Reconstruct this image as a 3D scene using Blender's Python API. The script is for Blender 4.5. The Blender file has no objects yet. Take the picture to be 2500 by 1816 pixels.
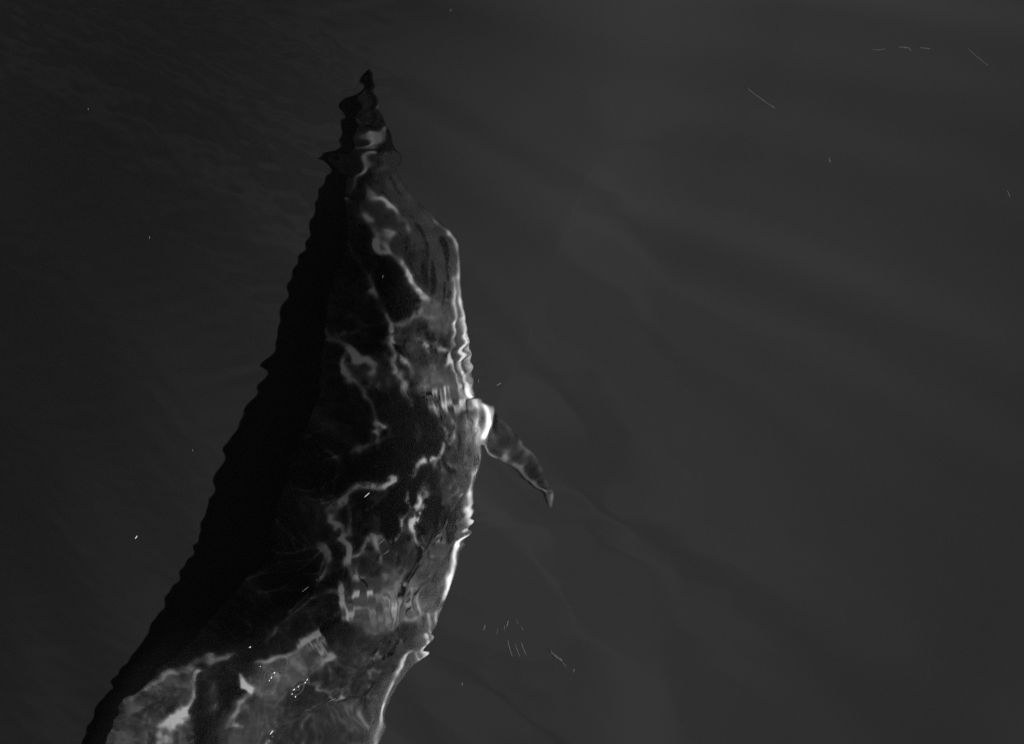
import bpy, math, random
import numpy as np
from mathutils import Vector

# ------------------------------------------------------------------ camera
S = bpy.context.scene
CAM_H = 6.0                      # metres above the water
HALF_T = 0.197                   # tangent of half the horizontal angle of view
cam = bpy.data.cameras.new('camera')
camera = bpy.data.objects.new('camera', cam)
S.collection.objects.link(camera)
camera.location = (0, 0, CAM_H)
cam.sensor_fit = 'HORIZONTAL'
cam.angle = 2 * math.atan(HALF_T)
cam.clip_start = 0.1
cam.clip_end = 500
S.camera = camera
cam.dof.use_dof = True              # focused on the surface, so the animal below it is a touch soft
cam.dof.focus_distance = CAM_H
cam.dof.aperture_fstop = 1.9

# ------------------------------------------------------------------ sky, sun, exposure
SUN_EL = math.radians(25)
SUN_AZ = math.radians(-18)       # from the right of the picture and a little from below
world = bpy.data.worlds.new('World')
S.world = world
world.use_nodes = True
wn = world.node_tree
sky = wn.nodes.new('ShaderNodeTexSky')
sky.sky_type = 'NISHITA'
sky.sun_disc = False
sky.sun_elevation = SUN_EL
sky.sun_rotation = math.pi / 2 - SUN_AZ
sky.air_density = 0.3
sky.dust_density = 0.1
grey = wn.nodes.new('ShaderNodeRGBToBW')      # black and white photograph
wn.links.new(sky.outputs[0], grey.inputs[0])
wn.links.new(grey.outputs[0], wn.nodes['Background'].inputs[0])
wn.nodes['Background'].inputs[1].default_value = 0.05
sl = bpy.data.lights.new('sun', 'SUN')
sl.energy = 5.0
sl.angle = math.radians(0.3)
sl.cycles.is_caustics_light = True
sun = bpy.data.objects.new('sun', sl)
S.collection.objects.link(sun)
sun_dir = Vector((math.cos(SUN_EL) * math.cos(SUN_AZ), math.cos(SUN_EL) * math.sin(SUN_AZ), math.sin(SUN_EL)))
sun.rotation_euler = sun_dir.to_track_quat('Z', 'Y').to_euler()
S.view_settings.view_transform = 'Standard'
S.view_settings.look = 'None'
S.view_settings.gamma = 1
S.view_settings.use_curve_mapping = False
S.view_settings.exposure = 1.05
S.cycles.use_denoising = False
S.cycles.max_bounces = 8
S.cycles.transmission_bounces = 6
S.cycles.diffuse_bounces = 2
S.cycles.sample_clamp_indirect = 2.0
# ------------------------------------------------------------------ numbers shared by water and animal
N_W = 1.33
def to_world_flat(px, py, z):
    """point at height z (z <= 0, under flat water) seen at photograph pixel (px, py), 2500 x 1816"""
    tx = (px - 1250.0) / 1250.0 * HALF_T
    ty = -(py - 908.0) / 1250.0 * HALF_T
    t = np.sqrt(tx * tx + ty * ty) + 1e-9
    s = t / np.sqrt(1 + t * t) / N_W
    tw = s / np.sqrt(1 - s * s)
    k = (CAM_H * t + (-z) * tw) / t
    return tx * k, ty * k
def to_pixel_flat(x, y, z):
    r = np.sqrt(x * x + y * y) + 1e-9
    t = r / (CAM_H + (-z) / N_W)
    for _ in range(3):
        s = t / np.sqrt(1 + t * t) / N_W
        tw = s / np.sqrt(1 - s * s)
        t = t * r / (CAM_H * t + (-z) * tw)
    return 1250 + x / r * t / HALF_T * 1250, 908 - y / r * t / HALF_T * 1250
# how far the long waves over the animal bend the line of sight (photo px, measured once; every 100 px from 0,0)
SX = np.zeros((20, 15))
SY = np.zeros((20, 15))
#TABLE
SX = np.array([[7,7,7,7,6,6,6,5,4,4,3,3,4,4,5],
 [7,7,7,7,6,6,6,5,4,4,3,3,4,5,6],
 [7,7,7,7,7,6,6,5,4,3,3,3,3,4,6],
 [7,7,7,7,6,6,6,5,4,3,2,2,2,2,4],
 [6,6,6,6,6,6,6,5,3,2,1,0,0,-1,1],
 [6,6,6,6,6,6,5,4,3,1,0,-1,-2,-3,4],
 [6,6,6,6,6,6,5,3,2,1,0,-1,-2,-1,12],
 [5,5,5,5,5,5,4,3,1,0,-1,-2,-2,4,18],
 [5,5,5,5,5,5,3,2,1,0,-1,-2,-3,9,22],
 [4,4,4,5,5,4,2,1,0,0,-1,-2,0,12,20],
 [3,4,4,4,4,3,1,0,0,-1,-1,0,10,20,17],
 [3,3,3,4,3,2,0,-1,-1,-2,-2,0,16,25,18],
 [2,2,2,3,2,0,-1,-2,-3,-3,-4,1,15,22,19],
 [1,1,2,2,0,-1,-2,-3,-3,-4,-2,10,16,16,15],
 [0,0,1,0,-2,-3,-4,-4,-4,-3,6,21,17,9,14],
 [-2,-1,-1,-2,-4,-5,-6,-7,-6,-2,16,26,18,6,12],
 [-3,-2,-2,-4,-6,-8,-9,-10,-9,2,21,26,18,8,7],
 [-4,-3,-4,-6,-8,-10,-11,-12,-7,8,22,21,14,8,8],
 [-4,-4,-5,-7,-9,-11,-8,-4,-5,7,16,15,7,2,7],
 [-4,-4,-6,-8,-10,-9,1,3,-8,-3,7,7,6,2,4]], float)
SY = np.array([[-14,-13,-13,-12,-12,-11,-10,-10,-9,-9,-8,-8,-7,-7,-5],
 [-15,-15,-14,-14,-13,-13,-12,-12,-11,-11,-11,-11,-11,-11,-11],
 [-16,-15,-15,-15,-15,-14,-14,-14,-14,-14,-14,-15,-16,-17,-18],
 [-16,-16,-16,-16,-15,-15,-15,-15,-15,-16,-16,-17,-19,-21,-25],
 [-17,-16,-16,-16,-16,-16,-16,-16,-16,-17,-18,-19,-20,-22,-25],
 [-17,-17,-17,-17,-16,-16,-16,-17,-17,-18,-18,-19,-20,-20,-18],
 [-17,-17,-17,-17,-17,-17,-17,-17,-18,-18,-18,-19,-19,-18,-10],
 [-17,-17,-17,-17,-17,-17,-17,-18,-18,-18,-19,-19,-19,-17,-9],
 [-17,-17,-17,-17,-17,-17,-17,-18,-18,-18,-19,-19,-19,-18,-17],
 [-16,-16,-16,-16,-16,-17,-17,-18,-19,-19,-19,-18,-15,-7,-6],
 [-15,-15,-15,-16,-16,-17,-17,-18,-19,-19,-20,-20,-15,-3,-1],
 [-14,-14,-14,-15,-15,-16,-17,-18,-19,-20,-21,-22,-21,-20,-18],
 [-12,-12,-13,-13,-14,-15,-16,-17,-18,-19,-20,-18,-15,-20,-24],
 [-9,-10,-11,-12,-13,-14,-15,-17,-17,-18,-16,-6,3,-1,-6],
 [-7,-7,-8,-9,-11,-13,-14,-16,-17,-18,-12,-2,2,-2,-5],
 [-3,-4,-5,-7,-8,-10,-13,-15,-17,-18,-12,-7,-7,-6,-10],
 [0,-1,-2,-4,-5,-7,-9,-12,-15,-13,-7,-8,-10,-9,-7],
 [3,2,1,0,-2,-3,-4,-4,0,5,6,3,-5,-12,-13],
 [5,4,3,2,1,1,4,15,20,15,7,-4,-9,-13,-18],
 [5,5,5,5,5,6,13,17,17,8,-2,-9,-14,-12,-10]], float)
#END
def _tab(A, px, py):
    H, W = A.shape
    x = np.clip(np.asarray(px, float) / 100, 0, W - 1.001); y = np.clip(np.asarray(py, float) / 100, 0, H - 1.001)
    i = x.astype(int); j = y.astype(int); fx = x - i; fy = y - j
    return (A[j, i] * (1 - fx) + A[j, i + 1] * fx) * (1 - fy) + (A[j + 1, i] * (1 - fx) + A[j + 1, i + 1] * fx) * fy
def to_world(px, py, z):
    px = np.asarray(px, float); py = np.asarray(py, float)
    k = np.clip(-np.asarray(z, float) / 0.7, 0, 1.5)
    return to_world_flat(px + k * _tab(SX, px, py), py + k * _tab(SY, px, py), z)
def to_pixel(x, y, z):
    tx, ty = to_pixel_flat(x, y, z)
    k = np.clip(-np.asarray(z, float) / 0.7, 0, 1.5)
    ax_, ay_ = tx, ty
    for _ in range(3):
        ax_, ay_ = tx - k * _tab(SX, ax_, ay_), ty - k * _tab(SY, ax_, ay_)
    return ax_, ay_

# outline of the animal, its shadow in the water drawn in on the left: row, left edge, right edge
OUT = np.array([
 (176,897,899),(186,890,903),(200,884,909),(222,868,914),(238,838,920),(255,830,925),(275,828,931),(295,836,937),(315,840,943),
 (335,832,955),(355,818,962),(372,800,968),(388,775,980),(400,792,974),(418,800,966),(440,792,976),(465,780,994),(490,772,1015),
 (530,762,1060),(570,754,1104),(600,743,1118),(650,722,1122),(705,700,1124),(760,688,1132),(816,676,1140),(880,658,1148),
 (948,632,1151),(992,606,1156),(1048,575,1162),(1103,548,1164),(1160,530,1162),(1213,513,1158),(1280,494,1152),(1323,483,1146),
 (1380,450,1128),(1433,424,1103),(1490,392,1082),(1544,362,1064),(1590,330,1046),(1620,310,1028),(1645,290,995),(1680,265,975),
 (1710,246,962),(1760,222,950),(1816,196,938),(1900,160,915),(2000,120,870),(2120,80,795),(2280,30,690),(2450,-20,560),
 (2650,-70,420),(2850,-120,285),(3050,-160,165),(3250,-190,60),(3400,-200,-20),(3500,-195,-70),(3560,-185,-110),(3580,-160,-130)], float)
def rows(y):
    return np.interp(y, OUT[:, 0], OUT[:, 1]), np.interp(y, OUT[:, 0], OUT[:, 2])
def section(py):
    """left edge, right edge, centre height, half height, roll term for a row of the photograph"""
    l, r = rows(py)
    a = (r - l) / 2000.0
    zc = np.interp(py, [176, 400, 900, 1400, 1900, 2600, 3580], [-0.70, -0.74, -0.80, -0.80, -0.78, -0.72, -0.66])
    B = a * np.interp(py, [176, 350, 700, 1400, 1700, 2100, 2900, 3580], [0.8, 0.8, 0.76, 0.76, 0.58, 0.62, 1.0, 0.7])
    roll = a * np.interp(py, [176, 400, 700, 1350, 1590, 1700, 2200, 2600], [0.05, 0.05, 0.05, 0.05, -0.30, -0.52, -0.4, 0.0])
    return l, r, zc, B, roll
def lit_pigment(px, py):
    """skin reflectance seen from above: dark back, paler flank; sunlight painted in on the right side and lower back"""
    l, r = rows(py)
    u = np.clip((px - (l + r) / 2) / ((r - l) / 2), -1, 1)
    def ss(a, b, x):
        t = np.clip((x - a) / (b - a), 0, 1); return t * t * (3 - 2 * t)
    flank = 0.055 * ss(0.0, 0.75, u) * ss(340, 620, py) * (1 - 0.6 * ss(1450, 1650, py))  # pale flank colour, right only, with the sunlit side's brightness put in
    lit_back = 0.040 * ss(1480, 1700, py) * ss(-1.0, -0.8, u) * (1 - 0.7 * ss(0.1, 0.5, u)) * (1 - ss(2300, 2700, py))  # brightness of the lit lower back put into the skin colour
    sunlit_rim = 0.22 * ss(0.80, 0.97, u) * ss(560, 760, py)  # pale belly edge, painted brighter on the side facing the sun
    return 0.012 + sunlit_rim + np.maximum(flank, lit_back) + 0.010 * ss(700, 350, py) + 0.02 * (py < 0)
def body_grid(nrow=620, nring=112):
    py = np.concatenate([np.linspace(176.5, 1830, nrow), np.linspace(1836, 3578, 170)])
    # light smoothing of the traced outline
    l, r, zc, B, roll = section(py)
    t = np.linspace(0, 2 * np.pi, nring, endpoint=False)
    u = np.cos(t)[None, :]
    s = np.sin(t)[None, :]
    z = zc[:, None] + roll[:, None] * u + B[:, None] * np.where(s > 0, s, s * 0.95)
    px = (l + r)[:, None] / 2 + (r - l)[:, None] / 2 * u
    X, Y = to_world(px, np.repeat(py[:, None], nring, 1), z)
    return X, Y, z

FIN_UP = [(1135,975),(1185,982),(1222,1012),(1262,1050),(1292,1090),(1318,1128),(1338,1172),(1351,1210),(1348,1236)]
FIN_LO = [(1140,1105),(1166,1078),(1182,1100),(1202,1117),(1245,1117),(1268,1130),(1297,1168),(1325,1205),(1343,1236)]
def fin_grid(n=60, m=24):
    k = np.linspace(0, len(FIN_UP) - 1, n)
    kk = np.arange(len(FIN_UP))
    U = np.stack([np.interp(k, kk, [p[i] for p in FIN_UP]) for i in (0, 1)], -1)
    L = np.stack([np.interp(k, kk, [p[i] for p in FIN_LO]) for i in (0, 1)], -1)
    w = np.ones(7) / 7
    for A in (U, L):
        for c in (0, 1):
            A[3:-3, c] = np.convolve(A[:, c], w, 'valid')
    t = np.linspace(0, 2 * np.pi, m, endpoint=False)
    v = (1 - np.cos(t)) / 2                       # 0 leading edge, 1 trailing edge
    prof = np.sin(t) * np.sqrt(np.clip(1 - 0.6 * v, 0, 1))
    base = np.linspace(0, 1, n)
    zmid = np.interp(base, [0, 0.3, 1], [-0.72, -0.75, -0.83])
    th = np.interp(base, [0, 0.3, 0.9, 1], [0.034, 0.022, 0.008, 0.003])
    P = U[:, None, :] * (1 - v[None, :, None]) + L[:, None, :] * v[None, :, None]
    z = zmid[:, None] - 0.035 * (1 - base[:, None]) * v[None, :] + th[:, None] * prof[None, :]
    X, Y = to_world(P[..., 0], P[..., 1], z)
    return X, Y, z

# ------------------------------------------------------------------ where the sunlight should gather on the animal
# r1..r4: four enlarged looks at the photograph
REG = {1: (650, 120, 3.293), 2: (550, 560, 2.2256), 3: (100, 1150, 1.89), 4: (500, 700, 3.24)}
STROKES = [
 # region, points (x, y, level 0-255, half width in photo px)
 (1, [(905,400,70,2),(912,460,110,2),(935,495,60,2)]),
 (1, [(985,610,110,2.5),(1005,660,150,2.5),(1030,690,80,2)]),
 (1, [(945,635,110,3),(940,680,105,3),(880,700,80,3),(800,705,80,3),(760,725,75,3),(745,790,50,3)]),
 (1, [(790,745,45,12),(860,750,45,12)]),
 (1, [(700,600,35,2),(820,590,40,2)]),
 (1, [(840,840,80,5),(865,860,100,5),(830,910,115,4),(770,970,85,4),(730,1020,50,4),(660,1120,50,3),(590,1210,60,3),(530,1200,40,3),(530,1130,30,3)]),
 (1, [(800,1130,45,6),(850,1180,60,7),(930,1205,95,7),(990,1265,105,7),(1050,1330,100,9),(1080,1370,115,7),(1100,1430,70,6),(1130,1500,60,4)]),
 (1, [(800,1350,85,10),(815,1375,85,10)]),
 (1, [(820,1400,60,7),(880,1480,110,10),(950,1480,130,12),(1005,1485,80,7)]),
 (1, [(850,1520,100,6),(900,1590,95,9),(960,1640,90,10)]),
 (1, [(1330,1370,45,3),(1420,1440,65,3),(1490,1510,90,3),(1530,1570,110,4),(1540,1640,95,4)]),
 (2, [(1190,0,60,3),(1245,50,90,3),(1268,100,115,4),(1264,200,105,3.5),(1267,270,135,4),(1264,340,120,3),(1278,420,170,4),(1300,500,150,4),(1302,580,190,4),(1290,640,210,4),(1268,740,215,4),(1300,830,200,4),(1320,900,190,5),(1345,960,150,6)]),
 (2, [(1280,480,110,9),(1310,560,130,11),(1325,650,130,11),(1318,740,120,11),(1320,820,120,10),(1330,880,120,8)]),
 (2, [(1243,260,70,2),(1243,340,120,2.5),(1246,440,150,2.5),(1246,520,200,2.5),(1235,600,200,3),(1218,670,200,3),(1205,740,140,3)]),
 (2, [(1218,690,170,3),(1240,770,160,3),(1270,850,140,3),(1300,940,150,4)]),
 (2, [(800,-10,105,5),(835,50,105,4.5),(890,100,95,4),(930,160,110,4),(960,210,180,4),(1000,275,170,4),(1035,330,150,5),(1080,360,80,7),(1120,390,60,7)]),
 (2, [(840,10,80,12),(880,40,80,10)]),
 (2, [(660,80,22,6),(740,220,30,6),(800,310,36,7),(840,420,36,6),(880,500,80,4),(905,560,135,4),(915,615,115,5),(925,660,85,8),(918,720,70,8),(945,800,80,8),(980,870,80,8),(1020,930,60,7)]),
 (2, [(900,570,50,5),(960,510,65,6),(1030,470,60,8),(1060,430,60,8)]),
 (2, [(880,640,50,3),(905,570,60,3)]),
 (2, [(1045,590,60,12),(1065,610,85,8),(1110,660,95,12),(1200,650,90,12)]),
 (2, [(960,700,100,6),(985,740,110,6),(1012,790,70,5)]),
 (2, [(380,545,20,8),(550,540,30,10),(600,610,38,7),(655,650,60,5),(685,670,125,5),(720,705,100,8),(760,720,80,8),(800,735,70,8)]),
 (2, [(635,690,80,4),(650,760,85,5),(680,810,60,6),(730,850,45,7),(765,890,55,4),(790,960,60,3.5),(797,1040,70,4),(820,1062,140,7),(840,1080,100,6),(890,1080,70,6)]),
 (2, [(790,720,65,8),(798,800,60,8),(790,850,40,8)]),
 (2, [(540,545,28,6),(620,575,26,5),(720,550,24,6),(850,520,26,6)]),
 (2, [(790,1105,70,3),(810,1100,90,2),(825,1130,50,3),(830,1160,50,4)]),
 (2, [(700,1200,30,5),(800,1160,45,5)]),
 (2, [(1147,870,120,3.5),(1150,950,150,3.5),(1168,1010,140,3.5)]),
 (2, [(1190,850,120,3.5),(1188,900,170,4),(1200,960,215,6),(1212,1000,140,4)]),
 (2, [(1218,900,120,3),(1222,960,120,3)]),
 (2, [(1245,975,160,5),(1262,1010,150,4),(1280,930,170,5),(1292,980,120,4)]),
 (2, [(1125,900,110,4),(1135,980,110,4),(1165,1060,100,4),(1200,1130,70,5)]),
 (2, [(1240,1030,110,4),(1235,1080,80,4),(1232,1140,110,4)]),
 (2, [(1168,1170,110,5),(1150,1220,115,5),(1095,1232,140,5),(1072,1262,130,5),(1045,1310,110,7),(1030,1350,80,7)]),
 (2, [(1120,1260,80,6),(1130,1300,90,6)]),
 (2, [(1352,930,150,6),(1360,990,160,6),(1352,1060,165,7),(1360,1170,130,7),(1350,1280,135,8),(1338,1380,125,9),(1333,1500,150,8),(1322,1640,190,8)]),
 (2, [(1320,980,110,12),(1310,1150,80,14)]),
 (2, [(700,1400,40,6),(760,1375,60,6),(820,1385,170,7),(870,1375,180,7),(908,1350,200,6)]),
 (2, [(1004,1410,220,2.5),(1001,1510,210,2.5)]),
 (2, [(1052,1440,170,6),(1045,1560,235,5),(1036,1600,255,6),(1030,1640,200,5)]),
 (2, [(1085,1410,110,12),(1090,1470,140,8)]),
 (2, [(560,1230,28,14),(600,1270,28,10)]),
 (2, [(650,1440,60,6),(595,1485,100,6),(560,1540,60,5),(575,1595,90,4),(605,1620,90,4)]),
 (3, [(1400,130,60,6),(1470,70,60,5),(1530,62,120,6)]),
 (3, [(1702,90,230,2.5),(1695,180,140,3),(1670,260,115,5),(1610,310,100,5),(1560,340,90,5),(1510,315,105,6),(1470,370,95,4),(1440,410,85,4)]),
 (3, [(1560,340,90,4),(1575,410,85,4)]),
 (3, [(1738,130,190,4),(1730,200,235,5),(1728,275,250,7)]),
 (3, [(1773,100,115,10)]),
 (3, [(1300,150,60,4),(1330,130,100,4),(1350,190,80,4),(1330,230,90,4),(1370,260,95,3.5),(1390,310,100,5),(1412,340,95,6),(1415,400,95,6),(1430,490,90,4)]),
 (3, [(1390,300,50,4),(1430,240,50,4),(1430,180,45,4)]),
 (3, [(1295,330,60,9),(1330,400,70,7),(1310,465,80,4),(1240,500,90,3)]),
 (3, [(850,120,18,7),(1000,180,28,7),(1080,240,30,7),(1160,320,30,7)]),
 (3, [(1735,300,100,7),(1742,400,75,5),(1720,470,60,6)]),
 (3, [(1375,510,90,4),(1395,580,130,4),(1420,640,110,6),(1435,710,150,7)]),
 (3, [(1447,558,230,4.5),(1448,566,230,4.5)]),
 (3, [(1502,556,230,4.5),(1502,564,230,4.5)]),
 (3, [(1445,660,120,4),(1465,625,110,4),(1500,620,110,4),(1520,660,100,4)]),
 (3, [(1985,0,130,8),(1992,120,125,7),(1985,200,180,6),(1975,300,200,6),(1940,350,190,6),(1912,430,190,8),(1888,530,185,8),(1862,600,160,5)]),
 (3, [(1985,290,190,3),(1993,350,120,2)]),
 (3, [(1850,640,150,4),(1858,690,110,2.5)]),
 (3, [(1830,650,140,3),(1845,740,110,3)]),
 (3, [(1800,660,150,3.5),(1822,790,140,3.5)]),
 (3, [(1790,760,150,5),(1808,855,150,4),(1785,820,150,6),(1760,890,140,4),(1728,838,120,4),(1690,832,125,4),(1660,880,135,4),(1630,960,125,5),(1600,1050,110,5),(1580,1150,105,6),(1566,1259,115,6)]),
 (3, [(1370,560,45,4),(1280,575,55,4),(1200,612,60,4),(1130,670,48,4),(1080,730,48,4),(1030,800,40,4)]),
 (3, [(1380,640,50,4),(1330,700,50,4)]),
 (3, [(1285,740,160,6),(1230,790,140,6),(1180,830,130,6),(1140,860,105,6),(1060,890,90,6),(1000,880,80,6)]),
 (3, [(1272,760,120,3),(1290,855,110,3)]),
 (3, [(1300,770,110,3),(1315,850,100,3)]),
 (3, [(1245,790,110,3),(1262,860,90,3)]),
 (3, [(915,945,110,7),(950,990,215,8),(975,1012,190,7)]),
 (3, [(1345,860,115,8),(1260,890,105,8)]),
 (3, [(390,1062,100,5),(450,1022,120,5),(520,982,135,5),(590,940,125,6),(640,912,100,6),(700,880,70,8),(760,870,50,8),(860,860,60,8)]),
 (3, [(710,930,110,6),(705,1000,120,6),(692,1090,110,6)]),
 (3, [(560,1190,180,14),(620,1155,230,15),(685,1125,220,13)]),
 (3, [(580,1250,120,14),(560,1200,150,14)]),
 (3, [(795,960,45,5),(800,1040,50,5),(795,1120,45,5)]),
 (3, [(860,1170,50,8),(905,1100,75,8),(940,1040,75,8),(1000,1030,60,10)]),
 (3, [(1190,930,70,8),(1230,970,60,6),(1290,960,60,6)]),
 # fin
 (2, [(1375,910,130,5),(1405,985,190,9),(1420,1050,235,10),(1414,1090,245,11),(1388,1130,250,8)]),
 (2, [(1440,990,120,12),(1455,1060,160,9)]),
 (2, [(1372,1163,150,2.5),(1405,1180,140,2.5),(1430,1215,140,2.5),(1460,1240,80,2.5),(1570,1232,100,3)]),
 (2, [(1560,1215,130,3),(1563,1225,130,3)]),
 (2, [(1620,1180,55,5),(1680,1215,65,4),(1730,1290,90,4),(1765,1380,105,4),(1787,1440,120,4),(1775,1495,100,3)]),
 (2, [(1600,1250,60,4),(1640,1300,60,4),(1700,1380,85,5),(1745,1435,120,5)]),
]
for k in range(6):   # fine comb of ripples low on the flank
    STROKES.append((3, [(1310 + 27 * k, 1095, 48, 4), (1335 + 27 * k, 1150, 62, 4), (1360 + 27 * k, 1200, 45, 4)]))
for k in range(8):
    STROKES.append((3, [(1545 + 28 * k, 560 - 8 * k, 75, 4), (1552 + 28 * k, 640, 95 + 12 * (k % 3), 4), (1560 + 28 * k, 725 - 6 * k, 60, 4)]))
FILLS = [   # region, polygon, level, soft edge
 (2, [(540,60),(700,-60),(800,-200),(850,-400),(960,-400),(1080,-220),(1205,-20),(1262,100),(1250,380),(1130,360),(1030,330),(960,200),(880,90),(800,0),(760,-80)], 38, 8),
 (2, [(1040,400),(1130,380),(1225,430),(1240,520),(1215,590),(1110,530),(1060,470)], 70, 8),
 (2, [(920,560),(1040,460),(1110,540),(1210,600),(1220,700),(1060,760),(1010,880),(940,700)], 42, 10),
 (2, [(1045,780),(1120,740),(1220,740),(1270,860),(1290,960),(1180,960),(1050,900)], 82, 9),
 (2, [(640,660),(800,710),(930,640),(1000,880),(780,860),(680,800)], 32, 10),
 (2, [(1110,900),(1300,900),(1340,1100),(1320,1300),(1260,1260),(1210,1150),(1150,1120)], 62, 12),
 (2, [(1020,900),(1110,900),(1150,1120),(1050,1220),(700,1240),(820,1180),(900,1090),(800,900)], 15, 10),
 (2, [(1130,1250),(1310,1200),(1310,1640),(1110,1640),(1110,1400)], 40, 10),
 (3, [(1420,150),(1500,90),(1640,70),(1690,150),(1640,270),(1520,300),(1420,330),(1400,220)], 22, 8),
 (3, [(1440,420),(1500,340),(1560,360),(1640,310),(1710,290),(1730,440),(1600,520),(1450,500)], 34, 8),
 (3, [(1250,90),(1420,100),(1440,480),(1380,520),(1200,520),(1180,330)], 22, 14),
 (3, [(1400,520),(1530,520),(1700,480),(1810,600),(1760,700),(1560,750),(1430,740)], 72, 8),
 (3, [(1740,250),(1950,180),(1900,450),(1840,620),(1720,500),(1740,400)], 55, 10),
 (3, [(1000,900),(1150,870),(1280,760),(1330,850),(1350,900),(1210,930),(1160,1010),(1080,1110),(1020,1060),(950,960)], 78, 7),
 (3, [(1340,760),(1700,740),(1780,720),(1680,830),(1600,1050),(1560,1259),(1100,1259),(1120,1110),(1250,950)], 36, 12),
 (3, [(1050,740),(1180,640),(1370,580),(1380,700),(1260,740),(1150,850),(1040,860)], 26, 8),
 (3, [(230,1230),(400,1062),(600,935),(710,925),(705,1080),(700,1259),(230,1259)], 72, 6),
 (3, [(720,870),(880,860),(930,980),(900,1080),(850,1259),(710,1259)], 24, 10),
 (3, [(850,1170),(950,1060),(1080,1020),(1100,1120),(1060,1259),(850,1259)], 52, 10),
 (2, [(1340,850),(1440,900),(1530,980),(1640,1085),(1720,1180),(1785,1310),(1815,1440),(1775,1505),(1740,1455),(1680,1370),(1610,1270),(1560,1240),(1450,1240),(1420,1200),(1350,1150)], 48, 3),
]
def lin(v):
    c = np.asarray(v, float) / 255.0
    return np.where(c <= 0.04045, c / 12.92, ((c + 0.055) / 1.055) ** 2.4)
def blur(A, s):
    if s < 0.3: return A
    n = int(s * 3) + 1
    k = np.exp(-0.5 * (np.arange(-n, n + 1) / s) ** 2); k /= k.sum()
    P = np.pad(A, n, mode='edge')
    P = sum(k[i] * P[i:i + A.shape[0], :] for i in range(2 * n + 1))
    return sum(k[i] * P[:, i:i + A.shape[1]] for i in range(2 * n + 1))
def vnoise(shape, cell, seed, ax_=1.0, ay_=1.0):
    """smooth value noise, -1..1; cell in map cells, stretched by ax_, ay_"""
    g = np.random.default_rng(seed).uniform(-1, 1, (int(shape[0] / (cell * ay_)) + 4, int(shape[1] / (cell * ax_)) + 4))
    y = np.arange(shape[0]) / (cell * ay_) + 1; x = np.arange(shape[1]) / (cell * ax_) + 1
    def pick(A, t, ax):
        i = t.astype(int); f = t - i; f = f * f * (3 - 2 * f)
        if ax == 0: return A[i] * (1 - f)[:, None] + A[i + 1] * f[:, None]
        return A[:, i] * (1 - f)[None] + A[:, i + 1] * f[None]
    return pick(pick(g, y, 0), x, 1) * 1.6
PS = 2.0                                            # photo px per painted cell
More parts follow.
